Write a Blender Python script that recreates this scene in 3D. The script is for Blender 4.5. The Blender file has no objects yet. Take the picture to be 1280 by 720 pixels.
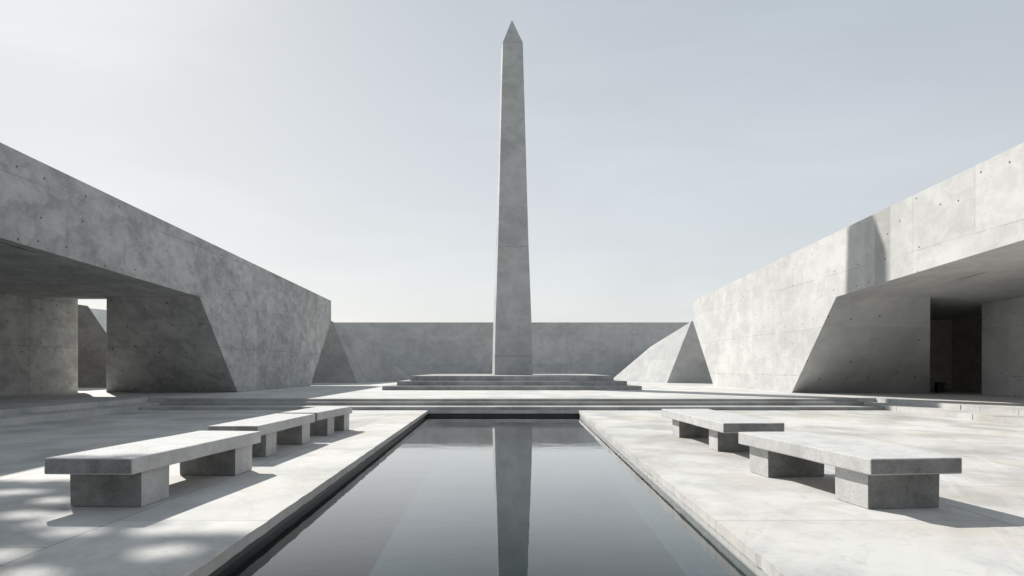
import bpy, bmesh, math, random
from mathutils import Vector, Matrix, noise

random.seed(7)
S = bpy.context.scene
C = S.collection

# ------------------------------------------------------------------ camera
cam_d = bpy.data.cameras.new('camera')
cam = bpy.data.objects.new('camera', cam_d)
C.objects.link(cam)
cam.location = (0, 0, 1.5)
cam.rotation_euler = (math.radians(90), 0, 0)
cam_d.sensor_width = 36
cam_d.lens = 27
cam_d.shift_y = 100 / 1280
cam_d.clip_start = 0.05
cam_d.clip_end = 6000
S.camera = cam

# ------------------------------------------------------------------ light
SUN_DIR = Vector((0.84, -1.294, -1.0)).normalized()      # the way the light travels
elev = math.asin(-SUN_DIR.z)
W = bpy.data.worlds.new('World')
S.world = W
W.use_nodes = True
wn, wl = W.node_tree.nodes, W.node_tree.links
bg = wn['Background']
sky = wn.new('ShaderNodeTexSky')
sky.sky_type = 'NISHITA'
sky.sun_disc = False
sky.sun_elevation = elev
sky.sun_rotation = math.atan2(-SUN_DIR.x, -SUN_DIR.y)
sky.altitude = 0
sky.air_density = 1.0
sky.dust_density = 1.2
sky.ozone_density = 1.0
hs = wn.new('ShaderNodeHueSaturation')
hs.inputs['Saturation'].default_value = 0.8
# a bright even overcast haze thins the clear-sky colours
hz = wn.new('ShaderNodeMix'); hz.data_type = 'RGBA'
hz.inputs[0].default_value = 0.64
# the haze is paler towards the horizon, where one looks through more of it
hg = wn.new('ShaderNodeMix'); hg.data_type = 'RGBA'
hg.inputs[6].default_value = (5.7, 5.85, 5.9, 1)
hg.inputs[7].default_value = (3.2, 3.65, 4.0, 1)
tc0 = wn.new('ShaderNodeTexCoord'); sz = wn.new('ShaderNodeSeparateXYZ'); hr = wn.new('ShaderNodeMapRange')
hr.inputs['From Min'].default_value = 0.0; hr.inputs['From Max'].default_value = 0.5
wl.new(tc0.outputs['Generated'], sz.inputs[0]); wl.new(sz.outputs[2], hr.inputs['Value'])
wl.new(hr.outputs['Result'], hg.inputs[0])
wl.new(hg.outputs[2], hz.inputs[7])
wl.new(sky.outputs['Color'], hs.inputs['Color'])
gm = wn.new('ShaderNodeGamma'); gm.inputs['Gamma'].default_value = 0.5
sc_ = wn.new('ShaderNodeVectorMath'); sc_.operation = 'SCALE'; sc_.inputs['Scale'].default_value = 2.5
wl.new(hs.outputs['Color'], gm.inputs['Color'])
wl.new(gm.outputs['Color'], sc_.inputs[0])
wl.new(sc_.outputs['Vector'], hz.inputs[6])
# a very thin veil of high cloud, laid on the sky directions
tc = wn.new('ShaderNodeTexCoord')
mp = wn.new('ShaderNodeMapping')
mp.inputs['Scale'].default_value = (1.6, 1.6, 7.0)
mp.inputs['Rotation'].default_value = (0.05, 0.12, 0)
nz = wn.new('ShaderNodeTexNoise')
nz.inputs['Scale'].default_value = 1.7
nz.inputs['Detail'].default_value = 7
nz.inputs['Roughness'].default_value = 0.5
nz.inputs['Distortion'].default_value = 0.35
rp = wn.new('ShaderNodeMapRange')
rp.inputs['From Min'].default_value = 0.42
rp.inputs['From Max'].default_value = 0.75
rp.inputs['To Min'].default_value = 1.0
rp.inputs['To Max'].default_value = 1.08
vm = wn.new('ShaderNodeVectorMath')
vm.operation = 'SCALE'
wl.new(tc.outputs['Generated'], mp.inputs['Vector'])
wl.new(mp.outputs['Vector'], nz.inputs['Vector'])
wl.new(nz.outputs['Fac'], rp.inputs['Value'])
wl.new(hz.outputs[2], vm.inputs[0])
wl.new(rp.outputs['Result'], vm.inputs['Scale'])
wl.new(vm.outputs['Vector'], bg.inputs['Color'])
bg.inputs['Strength'].default_value = 0.08

sun_d = bpy.data.lights.new('sun', 'SUN')
sun_d.energy = 4.2
sun_d.angle = math.radians(0.45)
sun_d.color = (1.0, 0.965, 0.91)
sun = bpy.data.objects.new('sun', sun_d)
sun.rotation_euler = SUN_DIR.to_track_quat('-Z', 'Y').to_euler()
sun.location = (-40, 60, 60)
C.objects.link(sun)

S.view_settings.view_transform = 'Standard'
S.view_settings.look = 'None'
S.view_settings.gamma = 1
S.view_settings.use_curve_mapping = False
S.view_settings.exposure = 0.7

# ------------------------------------------------------------------ materials
class NT:
    """small wrapper round a material's node tree"""
    def __init__(s, name):
        s.m = bpy.data.materials.new(name)
        s.m.use_nodes = True
        s.n, s.l = s.m.node_tree.nodes, s.m.node_tree.links
        s.b = s.n['Principled BSDF']
        s.out = s.n['Material Output']
        g = s.n.new('ShaderNodeNewGeometry')
        s.pos = g.outputs['Position']
        s.nor = g.outputs['True Normal']
        s.geo = g
    def put(s, sock, v):
        if hasattr(v, 'is_linked') or isinstance(v, bpy.types.NodeSocket):
            s.l.new(v, sock)
        else:
            sock.default_value = v
    def math(s, op, a, b=0.0, c=None, clamp=False):
        n = s.n.new('ShaderNodeMath'); n.operation = op; n.use_clamp = clamp
        s.put(n.inputs[0], a); s.put(n.inputs[1], b)
        if c is not None: s.put(n.inputs[2], c)
        return n.outputs[0]
    def scale(s, v, sc, loc=(0, 0, 0)):
        n = s.n.new('ShaderNodeMapping')
        n.inputs['Scale'].default_value = sc
        n.inputs['Location'].default_value = loc
        s.put(n.inputs['Vector'], v)
        return n.outputs[0]
    def noise(s, v, sc, det=5, rough=0.55, dist=0.0):
        n = s.n.new('ShaderNodeTexNoise')
        s.put(n.inputs['Vector'], v)
        n.inputs['Scale'].default_value = sc
        n.inputs['Detail'].default_value = det
        n.inputs['Roughness'].default_value = rough
        n.inputs['Distortion'].default_value = dist
        return n.outputs['Fac']
    def vor(s, v, sc, rnd=1.0, out='Distance'):
        n = s.n.new('ShaderNodeTexVoronoi')
        s.put(n.inputs['Vector'], v)
        n.inputs['Scale'].default_value = sc
        n.inputs['Randomness'].default_value = rnd
        return n.outputs[out]
    def rng(s, v, a, b, c, d, smooth=False):
        n = s.n.new('ShaderNodeMapRange')
        if smooth: n.interpolation_type = 'SMOOTHSTEP'
        s.put(n.inputs['Value'], v)
        for k, x in zip(('From Min', 'From Max', 'To Min', 'To Max'), (a, b, c, d)):
            s.put(n.inputs[k], x)
        return n.outputs['Result']
    def mix(s, f, a, b, mode='MIX'):
        n = s.n.new('ShaderNodeMix'); n.data_type = 'RGBA'; n.blend_type = mode
        s.put(n.inputs['Factor'], f)
        s.put(n.inputs['A'], a); s.put(n.inputs['B'], b)
        # colour sockets are 6/7 on the Mix node
        return n.outputs['Result']
    def sep(s, v):
        n = s.n.new('ShaderNodeSeparateXYZ'); s.put(n.inputs[0], v); return n.outputs
    def comb(s, x, y, z):
        n = s.n.new('ShaderNodeCombineXYZ')
        for i, v in enumerate((x, y, z)): s.put(n.inputs[i], v)
        return n.outputs[0]
    def bump(s, h, strength, dist):
        n = s.n.new('ShaderNodeBump')
        n.inputs['Strength'].default_value = strength
        n.inputs['Distance'].default_value = dist
        s.put(n.inputs['Height'], h)
        s.l.new(n.outputs[0], s.b.inputs['Normal'])
        return n
    def colmix(s, f, a, b, mode='MIX'):
        n = s.n.new('ShaderNodeMix'); n.data_type = 'RGBA'; n.blend_type = mode
        s.put(n.inputs[0], f); s.put(n.inputs[6], a); s.put(n.inputs[7], b)
        return n.outputs[2]
    def brick(s, v, w, h, mortar, off=0.5, sm=0.1):
        n = s.n.new('ShaderNodeTexBrick')
        s.put(n.inputs['Vector'], v)
        n.offset = off; n.squash = 1
        n.inputs['Color1'].default_value = (0, 0, 0, 1)
        n.inputs['Color2'].default_value = (1, 1, 1, 1)
        n.inputs['Mortar'].default_value = (0.5, 0.5, 0.5, 1)
        n.inputs['Scale'].default_value = 1
        n.inputs['Mortar Size'].default_value = mortar
        n.inputs['Mortar Smooth'].default_value = sm
        n.inputs['Brick Width'].default_value = w
        n.inputs['Row Height'].default_value = h
        return n.outputs['Color'], n.outputs['Fac']

def concrete(name, lo, hi, panel=(3.4, 2.1), holes=True, seed=0.0, joint=0.45, mott=1.0, patch=None, size=1.0):
    t = NT(name)
    p = t.scale(t.pos, (1, 1, 1), (seed * 3.1, seed * 7.7, seed * 1.3))
    q = t.scale(p, (0.75 / size, 0.55 / size, 0.95 / size))
    big = t.noise(q, 0.35, 4, 0.5, 0.3)
    mid = t.noise(q, 1.5, 8, 0.62, 0.35)
    stk = t.noise(t.scale(p, (1.6, 1.2, 0.2)), 1.1, 5, 0.6, 0.2)
    fin = t.noise(p, 9, 6, 0.65)
    cld = t.rng(t.noise(t.scale(p, (0.8 / size, 0.6 / size, 1.0 / size), (4, 9, 2)), 2.4, 5, 0.55, 0.9), 0.44, 0.56, 0, 1, True)
    f = t.math('ADD', t.math('MULTIPLY', mid, 0.55), t.math('MULTIPLY', big, 0.35))
    f = t.math('ADD', f, t.math('MULTIPLY', stk, 0.12))
    f = t.math('ADD', f, t.math('MULTIPLY', cld, 0.07))
    f = t.math('ADD', f, t.math('MULTIPLY', fin, 0.12))
    f = t.rng(f, 0.61 - 0.16 / mott, 0.61 + 0.15 / mott, 0, 1, True)
    col = t.colmix(f, lo + (1,), hi + (1,))
    # along-the-wall coordinate for board-marked panels and tie holes
    nx, ny, nz_ = t.sep(t.nor)
    px, py, pz = t.sep(p)
    sel = t.math('GREATER_THAN', t.math('ABSOLUTE', nx), 0.6)
    u = t.math('ADD', t.math('MULTIPLY', py, sel), t.math('MULTIPLY', px, t.math('SUBTRACT', 1.0, sel)))
    uv = t.comb(u, t.math('ADD', pz, 0.45), 0.0)
    tone, mort = t.brick(uv, panel[0], panel[1], 0.009, 0.0, 0.3)
    tn = t.sep(tone)[0]
    col = t.colmix(1.0, col, t.colmix(tn, (0.93, 0.93, 0.93, 1), (1.04, 1.04, 1.035, 1)), 'MULTIPLY')
    breakup = t.rng(t.noise(p, 0.6, 4), 0.36, 0.56, 0.0, joint, True)
    breakup = t.math('MULTIPLY', breakup, t.math('LESS_THAN', t.math('ABSOLUTE', nz_), 0.75))
    col = t.colmix(t.math('MULTIPLY', mort, breakup), col, (0.09, 0.09, 0.09, 1))
    # dark water marks and rough-cast blotches
    bl = t.rng(t.noise(t.scale(p, (0.9 / size, 0.6 / size, 0.8 / size)), 2.3, 7, 0.66, 0.6), 0.57, 0.72, 0, 0.28 / size, True)
    col = t.colmix(bl, col, (lo[0] * 0.62, lo[1] * 0.62, lo[2] * 0.62, 1))
    h = t.math('ADD', t.math('MULTIPLY', fin, 0.3), t.math('MULTIPLY', mid, 0.6))
    h = t.math('SUBTRACT', h, t.math('MULTIPLY', mort, 0.5))
    if holes:
        hv = t.comb(t.math('MULTIPLY', u, 0.9), t.math('MULTIPLY', pz, 1.15), seed)
        n = t.n.new('ShaderNodeTexVoronoi'); n.voronoi_dimensions = '2D'
        t.put(n.inputs['Vector'], hv); n.inputs['Scale'].default_value = 1.0
        n.inputs['Randomness'].default_value = 0.55
        pick = t.math('GREATER_THAN', t.sep(n.outputs['Color'])[0], 0.45)
        hole = t.math('MULTIPLY', t.rng(n.outputs['Distance'], 0.030, 0.042, 1, 0), pick)
        # pinholes left by air bubbles
        n2 = t.n.new('ShaderNodeTexVoronoi'); n2.voronoi_dimensions = '2D'
        t.put(n2.inputs['Vector'], t.comb(t.math('MULTIPLY', u, 3.4), t.math('MULTIPLY', pz, 1.7), 0.0))
        pick2 = t.math('GREATER_THAN', t.sep(n2.outputs['Color'])[1], 0.80)
        pin = t.math('MULTIPLY', t.rng(n2.outputs['Distance'], 0.05, 0.11, 0.8, 0), pick2)
        mk = t.math('MAXIMUM', hole, pin)
        col = t.colmix(t.math('MULTIPLY', mk, 0.85), col, (0.045, 0.045, 0.043, 1))
        h = t.math('SUBTRACT', h, t.math('MULTIPLY', hole, 1.5))
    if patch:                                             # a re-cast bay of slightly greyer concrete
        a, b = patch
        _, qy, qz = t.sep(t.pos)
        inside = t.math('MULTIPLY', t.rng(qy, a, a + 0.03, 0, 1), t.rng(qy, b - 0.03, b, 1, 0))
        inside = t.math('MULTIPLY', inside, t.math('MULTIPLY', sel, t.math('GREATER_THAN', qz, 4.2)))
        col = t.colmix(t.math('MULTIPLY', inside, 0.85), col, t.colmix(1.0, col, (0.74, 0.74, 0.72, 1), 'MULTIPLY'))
    t.l.new(col, t.b.inputs['Base Color'])
    t.b.inputs['Roughness'].default_value = 0.88
    t.b.inputs['Specular IOR Level'].default_value = 0.1
    t.bump(h, 0.35, 0.02)
    return t.m

def paving(name, lo, hi, w, l, seed=0.0, joint=0.35):
    t = NT(name)
    p = t.scale(t.pos, (1, 1, 1), (seed, seed * 2.3, 0))
    wob = t.noise(p, 0.5, 3)
    st = t.noise(t.scale(p, (0.9, 0.6, 1)), 0.9, 8, 0.6, 0.4)
    bl = t.noise(p, 0.33, 5, 0.55, 0.6)
    fin = t.noise(p, 14, 6, 0.7)
    f = t.math('ADD', t.math('MULTIPLY', st, 0.6), t.math('MULTIPLY', bl, 0.35))
    f = t.math('ADD', f, t.math('MULTIPLY', fin, 0.12))
    f = t.rng(f, 0.40, 0.62, 0, 1, True)
    col = t.colmix(f, lo + (1,), hi + (1,))
    warm = t.rng(t.noise(t.scale(p, (0.9, 0.7, 1)), 0.7, 7, 0.62, 0.5), 0.48, 0.7, 0, 0.6, True)
    col = t.colmix(warm, col, (hi[0] * 0.88, hi[1] * 0.81, hi[2] * 0.71, 1))
    px, py, pz = t.sep(p)
    tone, mort = t.brick(t.comb(py, px, 0.0), l, w, 0.006, 0.35, 0.2)
    tn = t.sep(tone)[0]
    col = t.colmix(1.0, col, t.colmix(tn, (0.92, 0.92, 0.925, 1), (1.03, 1.03, 1.02, 1)), 'MULTIPLY')
    vein = t.rng(t.math('ABSOLUTE', t.math('SUBTRACT', t.noise(t.scale(p, (1.0, 0.7, 1)), 0.9, 7, 0.55, 0.8), 0.5)), 0.0, 0.02, 0.14, 0)
    col = t.colmix(vein, col, (0.22, 0.215, 0.21, 1))
    spots = t.rng(t.noise(p, 3.2, 8, 0.72), 0.56, 0.74, 0, 0.42, True)
    col = t.colmix(spots, col, (0.26, 0.255, 0.245, 1))
    col = t.colmix(t.math('MULTIPLY', mort, joint), col, (0.12, 0.12, 0.115, 1))
    t.l.new(col, t.b.inputs['Base Color'])
    t.l.new(t.rng(f, 0, 1, 0.62, 0.8), t.b.inputs['Roughness'])
    t.b.inputs['Specular IOR Level'].default_value = 0.06
    h = t.math('SUBTRACT', t.math('ADD', t.math('MULTIPLY', fin, 0.35), t.math('MULTIPLY', wob, 0.4)), t.math('MULTIPLY', mort, 0.6))
    t.bump(h, 0.3, 0.012)
    return t.m

def granite(name, lo, hi):
    t = NT(name)
    tc_ = t.n.new('ShaderNodeTexCoord')
    p = t.pos
    sp = t.noise(p, 55, 4, 0.8)
    sp2 = t.vor(p, 70)
    mid = t.noise(p, 3.5, 6, 0.6, 0.4)
    f = t.math('ADD', t.math('MULTIPLY', sp, 0.75), t.math('MULTIPLY', mid, 0.45))
    f = t.rng(f, 0.46, 0.74, 0, 1)
    col = t.colmix(f, lo + (1,), hi + (1,))
    dk = t.rng(t.noise(p, 85, 2, 0.5), 0.60, 0.68, 0, 0.55)
    col = t.colmix(dk, col, (0.06, 0.06, 0.06, 1))
    stain = t.rng(t.noise(t.scale(p, (1, 1, 0.7)), 1.6, 6, 0.65, 0.7), 0.52, 0.72, 0, 0.35, True)
    col = t.colmix(stain, col, (lo[0] * 0.75, lo[1] * 0.74, lo[2] * 0.70, 1))
    # speckled end faces, with their shade painted in darker than the sides
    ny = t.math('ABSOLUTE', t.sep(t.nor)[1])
    end_shade = t.rng(ny, 0.9, 0.95, 0, 1)
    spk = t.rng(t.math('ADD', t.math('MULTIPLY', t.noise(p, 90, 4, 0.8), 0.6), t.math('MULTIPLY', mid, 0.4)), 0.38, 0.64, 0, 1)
    col = t.colmix(end_shade, col, t.colmix(spk, (0.12, 0.12, 0.115, 1), (0.33, 0.327, 0.315, 1)))
    t.l.new(col, t.b.inputs['Base Color'])
    t.b.inputs['Roughness'].default_value = 0.8
    t.b.inputs['Specular IOR Level'].default_value = 0.06
    t.bump(t.math('ADD', sp, t.math('MULTIPLY', mid, 1.5)), 0.45, 0.006)
    return t.m

def plain(name, col, rough=0.8, var=0.25, sc=6.0, metal=0.0):
    t = NT(name)
    f = t.noise(t.pos, sc, 5, 0.6)
    a = tuple(c * (1 - var) for c in col) + (1,); b = tuple(c * (1 + var) for c in col) + (1,)
    t.l.new(t.colmix(f, a, b), t.b.inputs['Base Color'])
    t.b.inputs['Roughness'].default_value = rough
    t.b.inputs['Metallic'].default_value = metal
    t.bump(f, 0.3, 0.01)
    return t.m

def water_mat():
    t = NT('pool_water')
    t.n.remove(t.b)
    gl = t.n.new('ShaderNodeBsdfGlossy'); gl.inputs['Roughness'].default_value = 0.012
    gl.inputs['Color'].default_value = (1, 1, 1, 1)
    tr = t.n.new('ShaderNodeBsdfTransparent'); tr.inputs['Color'].default_value = (0.36, 0.44, 0.465, 1)
    mx = t.n.new('ShaderNodeMixShader')
    w1 = t.noise(t.scale(t.pos, (0.7, 1.7, 1)), 1.1, 4, 0.55, 0.5)
    w2 = t.noise(t.scale(t.pos, (1.5, 4.0, 1)), 3.5, 3, 0.5)
    h = t.math('ADD', w1, t.math('MULTIPLY', w2, 0.16))
    b = t.n.new('ShaderNodeBump'); b.inputs['Strength'].default_value = 0.25; b.inputs['Distance'].default_value = 0.006
    t.l.new(h, b.inputs['Height'])
    t.l.new(b.outputs[0], gl.inputs['Normal'])
    dt = t.n.new('ShaderNodeVectorMath'); dt.operation = 'DOT_PRODUCT'
    t.l.new(b.outputs[0], dt.inputs[0]); t.l.new(t.geo.outputs['Incoming'], dt.inputs[1])
    # reflectance of the dark still water against the viewing angle
    fac = t.rng(t.math('ABSOLUTE', dt.outputs['Value']), 0.03, 0.31, 0.89, 0.14, True)
    t.l.new(fac, mx.inputs[0]); t.l.new(tr.outputs[0], mx.inputs[1]); t.l.new(gl.outputs[0], mx.inputs[2])
    t.l.new(mx.outputs[0], t.out.inputs['Surface'])
    return t.m

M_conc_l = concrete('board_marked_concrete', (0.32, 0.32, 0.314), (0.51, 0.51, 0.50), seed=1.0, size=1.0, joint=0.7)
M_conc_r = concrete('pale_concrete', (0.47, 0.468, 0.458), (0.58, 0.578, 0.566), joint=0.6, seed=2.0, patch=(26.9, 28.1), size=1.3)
M_conc_w = concrete('wall_concrete', (0.38, 0.38, 0.374), (0.54, 0.54, 0.53), mott=0.75, joint=0.7, panel=(5.0, 3.1), seed=3.0, holes=False, size=2.0)
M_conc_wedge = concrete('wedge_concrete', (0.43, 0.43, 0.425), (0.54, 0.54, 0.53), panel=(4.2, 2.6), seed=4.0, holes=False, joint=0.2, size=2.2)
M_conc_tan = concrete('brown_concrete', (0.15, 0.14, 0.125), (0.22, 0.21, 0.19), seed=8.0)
M_alc = concrete('buff_concrete', (0.42, 0.39, 0.34), (0.55, 0.52, 0.46), seed=7.0)
M_conc_outer_lit = concrete('brightened_concrete', (0.66, 0.655, 0.64), (0.78, 0.775, 0.76), seed=9.0, holes=False, joint=0.1)  # outer wall's hazy daylight brightness is put into the colour
M_conc_wedge_shade = concrete('shaded_wedge_concrete', (0.28, 0.28, 0.276), (0.40, 0.40, 0.392), panel=(4.2, 2.6), seed=4.5, holes=False, joint=0.2, mott=0.8, size=2.0)  # darker copy for the left wedge, its shade put into the colour
M_obel = concrete('obelisk_stone', (0.35, 0.355, 0.355), (0.50, 0.505, 0.50), mott=0.8, panel=(9, 50), seed=5.0, holes=False, joint=0.0, size=1.7)
M_podium = concrete('podium_stone', (0.27, 0.27, 0.265), (0.42, 0.42, 0.41), panel=(2.6, 9), seed=6.0, holes=False, joint=0.35)
M_step = paving('step_stone', (0.28, 0.28, 0.275), (0.44, 0.44, 0.43), 2.0, 2.4, 4.0)
M_pave = paving('pale_stone_paving', (0.38, 0.376, 0.364), (0.56, 0.553, 0.536), 2.9, 3.3, 1.0, 0.85)
M_upper = paving('upper_paving', (0.46, 0.456, 0.445), (0.59, 0.585, 0.57), 2.6, 2.6, 9.0)
M_block = paving('kerb_block_stone', (0.40, 0.40, 0.39), (0.56, 0.555, 0.54), 40, 40, 5.0, 0.0)
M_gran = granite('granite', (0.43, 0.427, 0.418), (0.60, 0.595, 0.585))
M_lining_shade = plain('shaded_pool_lining', (0.035, 0.04, 0.042), 0.5)  # dark copy for the unlit pool walls, shade put into the colour
M_ground = plain('dry_ground', (0.30, 0.28, 0.25), 0.95, 0.3, 0.4)
M_black = plain('black_painted_metal', (0.02, 0.02, 0.02), 0.45)
M_bark = plain('bark', (0.12, 0.09, 0.07), 0.95, 0.4, 9)
M_leaf = plain('leaves', (0.05, 0.085, 0.03), 0.6, 0.4, 2)
M_water = water_mat()

# pool floor: dark stone tiles
def pool_floor_mat():
    t = NT('pool_floor_tiles')
    px, py, pz = t.sep(t.pos)
    tone, mort = t.brick(t.comb(py, px, 0.0), 0.8, 0.8, 0.008, 0.0, 0.1)
    f = t.noise(t.pos, 1.1, 6, 0.6, 0.5)
    col = t.colmix(f, (0.014, 0.019, 0.020, 1), (0.05, 0.064, 0.066, 1))
    col = t.colmix(t.math('MULTIPLY', mort, 0.5), col, (0.025, 0.03, 0.03, 1))
    t.l.new(col, t.b.inputs['Base Color']); t.b.inputs['Roughness'].default_value = 0.6
    return t.m
M_floor = pool_floor_mat()
def lining_mat():
    t = NT('sunlit_pool_tiles')  # paler copy for the sunlit pool side, its brightness put into the colour
    px, py, pz = t.sep(t.pos)
    tone, mort = t.brick(t.comb(py, pz, 0.0), 0.4, 0.2, 0.006, 0.0, 0.1)
    f = t.noise(t.pos, 2.1, 6, 0.6, 0.5)
    col = t.colmix(f, (0.24, 0.245, 0.24, 1), (0.38, 0.385, 0.38, 1))
    col = t.colmix(t.math('MULTIPLY', mort, 0.6), col, (0.05, 0.05, 0.05, 1))
    t.l.new(col, t.b.inputs['Base Color']); t.b.inputs['Roughness'].default_value = 0.55
    return t.m
M_lining_lit = lining_mat()

# ------------------------------------------------------------------ mesh helpers
def link(name, bm, mat, parent=None, bevel=0.0, seg=2, smooth=False):
    if bevel:
        es = [e for e in bm.edges if len(e.link_faces) == 2 and e.calc_face_angle(0) > 0.5]
        bmesh.ops.bevel(bm, geom=es, offset=bevel, segments=seg, affect='EDGES', profile=0.5, clamp_overlap=True)
    bmesh.ops.recalc_face_normals(bm, faces=bm.faces)
    me = bpy.data.meshes.new(name)
    bm.to_mesh(me); bm.free()
    me.materials.append(mat)
    if smooth:
        for p in me.polygons: p.use_smooth = True
    o = bpy.data.objects.new(name, me)
    C.objects.link(o)
    if parent: o.parent = parent
    return o

def poly_prism(bm, pts_a, pts_b):
    """two matching rings of 3-D points -> closed solid"""
    a = [bm.verts.new(p) for p in pts_a]; b = [bm.verts.new(p) for p in pts_b]
    n = len(a)
    bm.faces.new(a); bm.faces.new(b[::-1])
    for i in range(n):
        bm.faces.new((a[i], b[i], b[(i + 1) % n], a[(i + 1) % n]))

def box(bm, x0, x1, y0, y1, z0, z1):
    poly_prism(bm, [(x0, y0, z0), (x1, y0, z0), (x1, y1, z0), (x0, y1, z0)],
               [(x0, y0, z1), (x1, y0, z1), (x1, y1, z1), (x0, y1, z1)])

def slab(bm, pts, z0, z1):
    poly_prism(bm, [(x, y, z0) for x, y in pts], [(x, y, z1) for x, y in pts])

def hull(bm, pts):
    vs = [bm.verts.new(p) for p in pts]
    r = bmesh.ops.convex_hull(bm, input=vs)
    bmesh.ops.delete(bm, geom=[g for g in r['geom_interior'] if isinstance(g, bmesh.types.BMVert)], context='VERTS')

def tag(o, label, cat, group=None):
    o['label'] = label; o['category'] = cat
    if group: o['group'] = group
    return o

def struct(o):
    o['kind'] = 'structure'; return o

def thing(name, label, cat, loc=(0, 0, 0), rz=0.0, group=None):
    o = bpy.data.objects.new(name, None); C.objects.link(o)
    o.location = loc; o.rotation_euler = (0, 0, rz)
    o.empty_display_size = 0.3
    return tag(o, label, cat, group)

# ------------------------------------------------------------------ ground and plaza
P = 0.33                       # height of the upper plaza above the lower one
ZW = -0.21                     # water level
NEAR = -12.0
XW = 13.26                     # plane of the court's long walls
def pool_l(y): return -2.34 - 0.63 * (y - 5.54) / 21.66
def pool_r(y): return 1.97 + 0.39 * (y - 5.54) / 21.66
PY0, PY1 = -4.0, 27.2

bm = bmesh.new()
ring_o = [(-3000, -3000), (3000, -3000), (3000, 3000), (-3000, 3000)]
ring_i = [(-70, -40), (70, -40), (70, 120), (-70, 120)]
vo = [bm.verts.new((x, y, 0.05)) for x, y in ring_o]; vi = [bm.verts.new((x, y, 0.05)) for x, y in ring_i]
for i in range(4):
    bm.faces.new((vo[i], vo[(i + 1) % 4], vi[(i + 1) % 4], vi[i]))
struct(link('ground', bm, M_ground))

bm = bmesh.new()
slab(bm, [(-XW, NEAR), (pool_l(NEAR), NEAR), (pool_l(PY0), PY0), (pool_l(PY1), PY1), (pool_l(PY1), 27.6), (-XW, 27.6)], -0.11, 0)
slab(bm, [(pool_r(NEAR), NEAR), (XW, NEAR), (XW, 27.6), (pool_r(PY1), 27.6), (pool_r(PY1), PY1), (pool_r(PY0), PY0)], -0.11, 0)
slab(bm, [(pool_l(NEAR), NEAR), (pool_r(NEAR), NEAR), (pool_r(PY0), PY0), (pool_l(PY0), PY0)], -0.11, 0)
slab(bm, [(pool_l(PY1), PY1), (pool_r(PY1), PY1), (pool_r(PY1), 27.6), (pool_l(PY1), 27.6)], -0.11, 0)
# the sawn edge over the water is worn and a little uneven
long_e = [e for e in bm.edges if e.calc_length() > 20 and all(abs(v.co.x) < 4 for v in e.verts)]
bmesh.ops.subdivide_edges(bm, edges=long_e, cuts=260)
for v in bm.verts:
    if abs(v.co.x) < 3.6 and PY0 + .5 < v.co.y < PY1 - .1:
        n_ = noise.noise((v.co.y * 1.9, v.co.x * 2, 0)) * 0.55 + noise.noise((v.co.y * 6.1, 3, v.co.x)) * 0.45
        v.co.x += 0.022 * n_ - (0.01 if v.co.x < 0 else -0.01)
        if v.co.z > -0.05: v.co.z -= 0.006 + 0.008 * abs(n_)
struct(link('lower_plaza', bm, M_pave))

# pool basin under the overhanging deck edge
IN = 0.07
bm = bmesh.new()
for f, s in ((pool_l, -1), (pool_r, 1)):
    if s > 0:
        link_basin = bm; bm = bmesh.new()
    IN_ = IN if s < 0 else 0.03
    a0, a1 = f(PY0) + s * IN_, f(PY1) + s * IN_
    slab(bm, [(a0, PY0 - IN), (a0 + s * 0.4, PY0 - IN), (a1 + s * 0.4, PY1 + IN), (a1, PY1 + IN)], -1.0, -0.115)
struct(link('pool_lining', bm, M_lining_lit)); bm = link_basin
slab(bm, [(pool_l(PY1) - 0.5, PY1 + IN + 0.003), (pool_r(PY1) + 0.5, PY1 + IN + 0.003), (pool_r(PY1) + 0.5, PY1 + 0.5), (pool_l(PY1) - 0.5, PY1 + 0.5)], -1.0, -0.115)
slab(bm, [(pool_l(PY0) - 0.5, PY0 - 0.5), (pool_r(PY0) + 0.5, PY0 - 0.5), (pool_r(PY0) + 0.5, PY0 - IN - 0.003), (pool_l(PY0) - 0.5, PY0 - IN - 0.003)], -1.0, -0.115)
struct(link('pool_basin', bm, M_lining_shade))
bm = bmesh.new()
vs = [bm.verts.new(p) for p in ((pool_l(PY0) - .3, PY0 - .3, -0.95), (pool_r(PY0) + .3, PY0 - .3, -0.95), (pool_r(PY1) + .3, PY1 + .3, -0.95), (pool_l(PY1) - .3, PY1 + .3, -0.95))]
bm.faces.new(vs)
struct(link('pool_floor', bm, M_floor))
bm = bmesh.new()
vs = [bm.verts.new(p) for p in ((pool_l(PY0) - IN - .02, PY0 - IN - .02, ZW), (pool_r(PY0) + IN + .02, PY0 - IN - .02, ZW), (pool_r(PY1) + IN + .02, PY1 + IN + .02, ZW), (pool_l(PY1) - IN - .02, PY1 + IN + .02, ZW))]
bm.faces.new(vs)
struct(link('water', bm, M_water))

bm = bmesh.new()
box(bm, -72, 72, 30.0, 125, -0.5, P)
box(bm, -72, -14.6, -42, 30.0, -0.5, P)
box(bm, 14.6, 72, -42, 30.0, -0.5, P)
box(bm, -14.6, 14.6, -42, NEAR, -0.5, P)
struct(link('upper_plaza', bm, M_upper))

# ------------------------------------------------------------------ broad steps at the head of the pool
st = thing('broad_steps', 'three long low grey stone steps across the head of the pool', 'steps', (0, 27.35, 0))
for (x, y0, y1, z0, z1) in ((13.22, 0.0, 1.2, 0.002, 0.112), (13.08, 1.15, 1.62, 0.05, 0.235), (13.0, 1.55, 2.7, 0.05, P + 0.004)):
    bm = bmesh.new(); box(bm, -x, x, y0, y1, z0, z1)
    link('step', bm, M_step, st, bevel=0.012)

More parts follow.
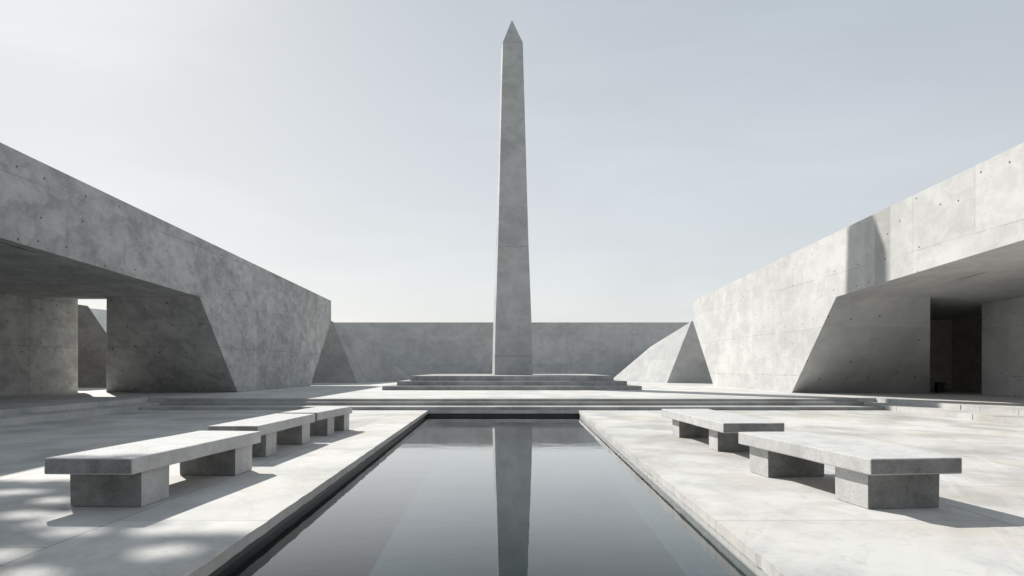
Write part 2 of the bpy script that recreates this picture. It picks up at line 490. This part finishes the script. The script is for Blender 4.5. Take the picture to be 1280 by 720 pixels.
# low side walls of two courses of stone blocks
def block_wall(s, label):
    bm = bmesh.new()
    rnd = random.Random(11 + s)
    for x0, depth, z0, z1 in ((XW, 1.25, 0.002, 0.175), (XW + 0.95, 0.6, 0.12, P + 0.006)):
        y = NEAR
        while y < 29.95:
            L = rnd.uniform(0.75, 1.35)
            y1 = min(y + L, 29.98)
            if 29.98 - y1 < 0.4: y1 = 29.98
            j = rnd.uniform(-0.012, 0.012); k = rnd.uniform(-0.006, 0.003)
            xa, xb = s * (x0 + j), s * (x0 + depth)
            box(bm, min(xa, xb), max(xa, xb), y + 0.006, y1 - 0.006, z0, z1 + k)
            y = y1
    o = link('low_block_wall', bm, M_block, bevel=0.011)
    tag(o, label, 'low wall', 'low block walls along the court')
block_wall(-1, 'low wall of two stepped stone block courses, shaded by the left building')
block_wall(1, 'low wall of two stepped stone block courses in full sun, by the right building')

# ------------------------------------------------------------------ the two concrete buildings
def building(s, label, mat, zu, zt, yt, yb, xin_t, xin_b, rear_end, far, closed):
    """s side; zu/zt (a,b) lines of soffit and roof; yt/yb near edge of the pier at soffit and floor"""
    U = lambda y: zu[0] - zu[1] * y
    T = lambda y: zt[0] - zt[1] * y
    xr = 27.0 if closed else 22.6
    root = thing('concrete_building', label, 'building', (s * 17, 20, P))
    root_inv = Vector((s * 17, 20, P))
    def part(name, bm, bevel=0.0):
        bmesh.ops.translate(bm, verts=bm.verts, vec=-root_inv)
        return link(name, bm, mat, root, bevel=bevel, seg=1)
    # roof beam: long deep fascia with a flat soffit
    bm = bmesh.new()
    ring = lambda x: [(s * x, NEAR, U(NEAR)), (s * x, yt, U(yt)), (s * x, yt, T(yt)), (s * x, NEAR, T(NEAR))]
    poly_prism(bm, ring(XW), ring(xr))
    part('roof_beam', bm)
    # pier: a mass that grows wider towards the top
    bm = bmesh.new()
    yf0, yf1, zf = far
    prof = [(yt, U(yt)), (yb, P), (yf0, P), (yf1, zf), (yf1, T(yf1)), (yt, T(yt))]
    xin = [xin_t, xin_b, 19.6, 19.6, 19.6, xin_t]
    poly_prism(bm, [(s * XW, y, z) for y, z in prof], [(s * x, y, z) for x, (y, z) in zip(xin, prof)])
    bmesh.ops.triangulate(bm, faces=[f for f in bm.faces if len(f.verts) > 3 and all(abs(abs(v.co.x) - XW) > 1 for v in f.verts)])
    part('pier', bm)
    # rear wall of the covered walk
    bm = bmesh.new()
    ring = lambda x: [(s * x, NEAR, P), (s * x, rear_end, P), (s * x, rear_end, U(rear_end) + .5), (s * x, NEAR, U(NEAR) + .5)]
    poly_prism(bm, ring(20.8), ring(21.4))
    part('rear_wall', bm)
    if not closed:
        bm = bmesh.new()
        zb = lambda y: U(yt) + (y - yt) * 0.067
        pts = [(16.9, yt + .002), (19.2, 37.0), (20.9, 37.0), (24.2, 42.5), (27.5, 42.5), (27.5, yt + .002)]  # roof over the walk, extended out of view to stop sun on the floor
        poly_prism(bm, [(s * x, y, zb(y)) for x, y in pts], [(s * x, y, T(yt) - .01) for x, y in pts])
        part('roof_slab', bm)
    if closed:
        bm = bmesh.new()
        ring = lambda x: [(s * x, yt + .002, U(yt) + .003), (s * x, 45, U(45) + .003), (s * x, 45, T(45) - .004), (s * x, yt + .002, T(yt) - .004)]
        poly_prism(bm, ring(16.9), ring(xr))
        part('roof_slab', bm)
        bm = bmesh.new(); a, b = sorted((s * 19.65, s * 23.5)); box(bm, a, b, 41, 41.6, P, U(45) + .3)
        part('alcove_wall', bm).data.materials[0] = M_alc
        bm = bmesh.new(); a, b = sorted((s * 23.51, s * 24.1)); box(bm, a, b, 30, 41.6, P, U(45) + .3)
        part('alcove_wall', bm).data.materials[0] = M_alc
    return root
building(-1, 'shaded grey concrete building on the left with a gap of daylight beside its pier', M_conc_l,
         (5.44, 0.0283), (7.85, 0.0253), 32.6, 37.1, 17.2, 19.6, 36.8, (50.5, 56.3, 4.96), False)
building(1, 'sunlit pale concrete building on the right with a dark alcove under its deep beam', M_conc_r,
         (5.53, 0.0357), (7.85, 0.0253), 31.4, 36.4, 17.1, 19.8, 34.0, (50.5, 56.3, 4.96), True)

# small black box at the mouth of the dark alcove
t = thing('metal_box', 'small black box on the floor at the corner of the dark alcove', 'box', (20.55, 36.9, P))
bm = bmesh.new(); box(bm, -0.17, 0.17, -0.15, 0.15, 0.03, 0.46); link('body', bm, M_black, t, bevel=0.015)
bm = bmesh.new(); box(bm, -0.185, 0.185, -0.165, 0.165, 0.462, 0.50); link('lid', bm, M_black, t, bevel=0.012)
bm = bmesh.new(); box(bm, -0.15, 0.15, -0.13, 0.13, 0.0, 0.028); link('base', bm, M_black, t)

# ------------------------------------------------------------------ back wall and wedges
YB = 80.0
bm = bmesh.new(); box(bm, -30, 30, YB, YB + 1.0, P, 6.25)
o = link('back_wall', bm, M_conc_w, bevel=0.03, seg=1)
tag(o, 'long mottled grey concrete wall closing the court behind the obelisk', 'wall')

def wedge(s, label):
    pts = [(s * 14.0, 60, 5.13), (s * 12.1, 60, P), (s * 11.9, 66, 3.33), (s * 9.25, 72, P), (s * 10.6, 79.99, P),
           (s * 26, 60, P), (s * 26, 60, 6.9), (s * 18, 60, 6.9), (s * 26, 79.99, P), (s * 26, 79.99, 3.2)]  # rear mass raised out of view to shade the ground in front
    bm = bmesh.new(); hull(bm, pts)
    o = link('wedge_block', bm, M_conc_wedge if s > 0 else M_conc_wedge_shade)
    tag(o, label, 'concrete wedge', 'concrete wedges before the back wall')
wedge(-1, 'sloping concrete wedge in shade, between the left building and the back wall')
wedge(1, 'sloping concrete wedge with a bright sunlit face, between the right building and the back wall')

# walls glimpsed through the gap in the left building
bm = bmesh.new()
poly_prism(bm, [(-34, 45.6, P), (-22.6, 45.6, P), (-25.95, 45.6, 5.3), (-34, 45.6, 5.3)],
           [(-34, 47.0, P), (-22.6, 47.0, P), (-25.95, 47.0, 5.3), (-34, 47.0, 5.3)])
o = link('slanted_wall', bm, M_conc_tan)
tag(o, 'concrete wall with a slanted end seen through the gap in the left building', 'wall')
bm = bmesh.new()
poly_prism(bm, [(-46, 66, P), (-26, 70, P), (-26, 70, 5.7), (-46, 66, 7.6)], [(-46, 67, P), (-26, 71, P), (-26, 71, 5.7), (-46, 67, 7.6)])
o = link('outer_wall', bm, M_conc_outer_lit)
tag(o, 'pale wall with a sloping top, farthest off, in the gap of the left building', 'wall')

# ------------------------------------------------------------------ podium and obelisk
YO = 49.2
pd = thing('stepped_podium', 'wide stepped grey stone podium carrying the obelisk', 'podium', (0, YO, P))
for hx, hy, z0, z1 in ((6.85, 8.7, 0.0, 0.215), (6.2, 7.8, 0.1, 0.46), (5.6, 6.9, 0.3, 0.735)):
    bm = bmesh.new(); box(bm, -hx, hx, -hy, hy, z0, z1)
    link('step', bm, M_podium, pd, bevel=0.02)
ZP = P + 0.735
ob = thing('obelisk', 'tall tapering grey stone obelisk with a pyramid tip on the stepped podium', 'obelisk', (0, YO, ZP), math.radians(5))
def frustum(name, secs):
    bm = bmesh.new(); prev = None; rings = []
    for z, h in secs:
        rings.append([bm.verts.new((sx * h, sy * h, z - ZP)) for sx, sy in ((-1, -1), (1, -1), (1, 1), (-1, 1))] if h > 0.001 else [bm.verts.new((0, 0, z - ZP))])
    bm.faces.new(rings[0][::-1])
    for a, b in zip(rings, rings[1:]):
        for i in range(4):
            if len(b) == 1: bm.faces.new((a[i], a[(i + 1) % 4], b[0]))
            else: bm.faces.new((a[i], a[(i + 1) % 4], b[(i + 1) % 4], b[i]))
    if len(rings[-1]) == 4: bm.faces.new(rings[-1])
    return link(name, bm, M_obel, ob, bevel=0.018, seg=1)
frustum('base_block', [(ZP, 1.19), (2.25, 1.175)])
frustum('shaft', [(2.265, 1.17), (4.3, 1.13), (9.13, 0.965)])
frustum('shaft', [(9.14, 0.963), (22.1, 0.63)])
frustum('pyramidion', [(22.11, 0.63), (23.8, 0.0)])

# ------------------------------------------------------------------ benches
def bench_leg_bm(w, y0, y1, rnd):
    bm = bmesh.new(); t = 0.004
    poly_prism(bm, [(-w + t, y0 + t, 0), (w - t, y0 + t, 0), (w - t, y1 - t, 0), (-w + t, y1 - t, 0)],
               [(-w, y0, 0.386), (w, y0, 0.386), (w, y1, 0.386), (-w, y1, 0.386)])
    return bm
def chip(bm, amp, sc):
    for v in bm.verts:
        n = noise.noise_vector(v.co * sc)
        v.co += n * amp
def bench(label, p0, p1, w, legs, lw):
    """p0 near-end centre, p1 far-end centre"""
    a, b = Vector((p0[0], p0[1], 0)), Vector((p1[0], p1[1], 0))
    d = b - a; L = d.length
    t = thing('stone_bench', label, 'bench', (a + b) / 2, math.atan2(-d.x, d.y), 'granite benches beside the pool')
    bm = bmesh.new(); box(bm, -w / 2, w / 2, -L / 2, L / 2, 0.388, 0.56)
    es = [e for e in bm.edges]
    bmesh.ops.bevel(bm, geom=es, offset=0.014, segments=2, affect='EDGES', profile=0.5)
    bmesh.ops.subdivide_edges(bm, edges=[e for e in bm.edges if e.calc_length() > 0.5], cuts=24)
    chip(bm, 0.004, 2.2)
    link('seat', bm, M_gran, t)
    for y0, y1 in legs:
        bm = bench_leg_bm(lw / 2, y0 - L / 2, y1 - L / 2, random)
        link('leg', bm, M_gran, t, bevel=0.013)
bench('grey granite bench nearest the viewer on the left of the pool', (-4.42, 8.0), (-4.22, 11.5), 0.95, ((0.32, 0.92), (2.75, 3.35)), 0.80)
bench('middle of the three granite benches on the left of the pool', (-4.53, 12.45), (-4.47, 15.85), 0.83, ((0.55, 1.1), (2.65, 3.2)), 0.72)
bench('farthest granite bench on the left of the pool, by the steps', (-4.5, 16.2), (-4.32, 18.9), 0.80, ((0.9, 1.4), (2.2, 2.65)), 0.68)
bench('granite bench nearest the viewer on the right of the pool', (4.22, 8.0), (3.83, 11.35), 1.02, ((0.22, 0.88), (2.6, 3.2)), 0.82)
bench('farther granite bench on the right of the pool', (4.13, 13.1), (3.97, 17.7), 1.06, ((0.75, 1.3), (3.5, 4.1)), 0.80)

# ------------------------------------------------------------------ tree behind the left building, its crown shaped to dapple the paving
def tree(loc, top, crown_c, crown_r, label):
    root = thing('tall_tree', label, 'tree', loc)
    L0 = Vector(loc)
    rnd = random.Random(5)
    bm = bmesh.new()
    def limb(a, b, ra, rb, n=8, k=8):
        a, b = Vector(a), Vector(b); d = (b - a)
        q = d.to_track_quat('Z', 'Y'); rings = []
        for i in range(n + 1):
            f = i / n; c = a.lerp(b, f) + noise.noise_vector(a + Vector((f * 3, f, 1))) * 0.25 * math.sin(math.pi * f)
            r = ra + (rb - ra) * f
            rings.append([bm.verts.new(c + q @ Vector((r * math.cos(2 * math.pi * j / k), r * math.sin(2 * math.pi * j / k), 0))) for j in range(k)])
        for A, B in zip(rings, rings[1:]):
            for j in range(k): bm.faces.new((A[j], A[(j + 1) % k], B[(j + 1) % k], B[j]))
        bm.faces.new(rings[-1]); bm.faces.new(rings[0][::-1])
    cc = Vector(crown_c) - L0
    fork = Vector((cc.x * 0.55, cc.y * 0.55, cc.z - crown_r * 1.3))
    limb((0, 0, 0), fork, 0.45, 0.24, 12)
    ends = []
    for i in range(14):
        v = Vector((rnd.gauss(0, 1), rnd.gauss(0, 1), rnd.gauss(0, 1))).normalized()
        e = cc + Vector((v.x, v.y, v.z * 0.8)) * crown_r * rnd.uniform(0.6, 1.25)
        ends.append(e)
        limb(fork if i < 7 else ends[rnd.randrange(7)], e, 0.11 if i < 7 else 0.05, 0.02, 6, 6)
    link('trunk', bm, M_bark, root, smooth=True)
    # leaves set back along the sun, gaps shaped to cast the light flecks
    bm = bmesh.new()
    k = SUN_DIR / -SUN_DIR.z
    gaps = [(-3.33, 7.2, .36, .33), (-2.85, 6.35, .36, .30), (-4.05, 7.1, .34, .28), (-4.2, 6.2, .36, .26), (-4.95, 7.9, .42, .26),
            (-6.0, 9.3, .45, .25), (-5.2, 8.75, .35, .24), (-3.5, 5.6, .3, .24), (-5.6, 7.2, .4, .25), (-5.1, 5.5, .35, .25), (-6.4, 8.2, .4, .25)]
    n = 0
    while n < 8500:
        gx, gy = rnd.uniform(-8, -2.3), rnd.uniform(3.6, 10.2)
        h = rnd.uniform(17.6, 20.6)
        jx, jy = gx + 0.35 * noise.noise((gx * 1.3, gy * 1.3, 0)), gy + 0.35 * noise.noise((gx * 1.3, gy * 1.3, 7))
        if jy > 6.95 and jx > -4.7 + 0.0 * jy and not (jy < 7.3 and jx < -3.1): continue
        if any(((gx - a) / c) ** 2 + ((gy - b) / d) ** 2 < 0.72 for a, b, c, d in gaps): continue
        p = Vector((gx, gy, 0)) - k * h - L0
        R = Matrix.Rotation(rnd.uniform(0, 6.28), 3, 'Z') @ Matrix.Rotation(rnd.uniform(-1.1, 1.1), 3, 'X')
        z = rnd.uniform(0.10, 0.17)
        bm.faces.new([bm.verts.new(p + R @ Vector(w) * z) for w in ((-0.55, 0, 0), (0, -1, 0.1), (0.55, 0, 0), (0, 1, 0.1))])
        n += 1
    link('crown', bm, M_leaf, root)
tree((-25.5, 32, P), 24, (-21.4, 31.0, 19.4), 1.6, 'unseen tall leafy tree behind the left building, crown shaped to dapple the paving')
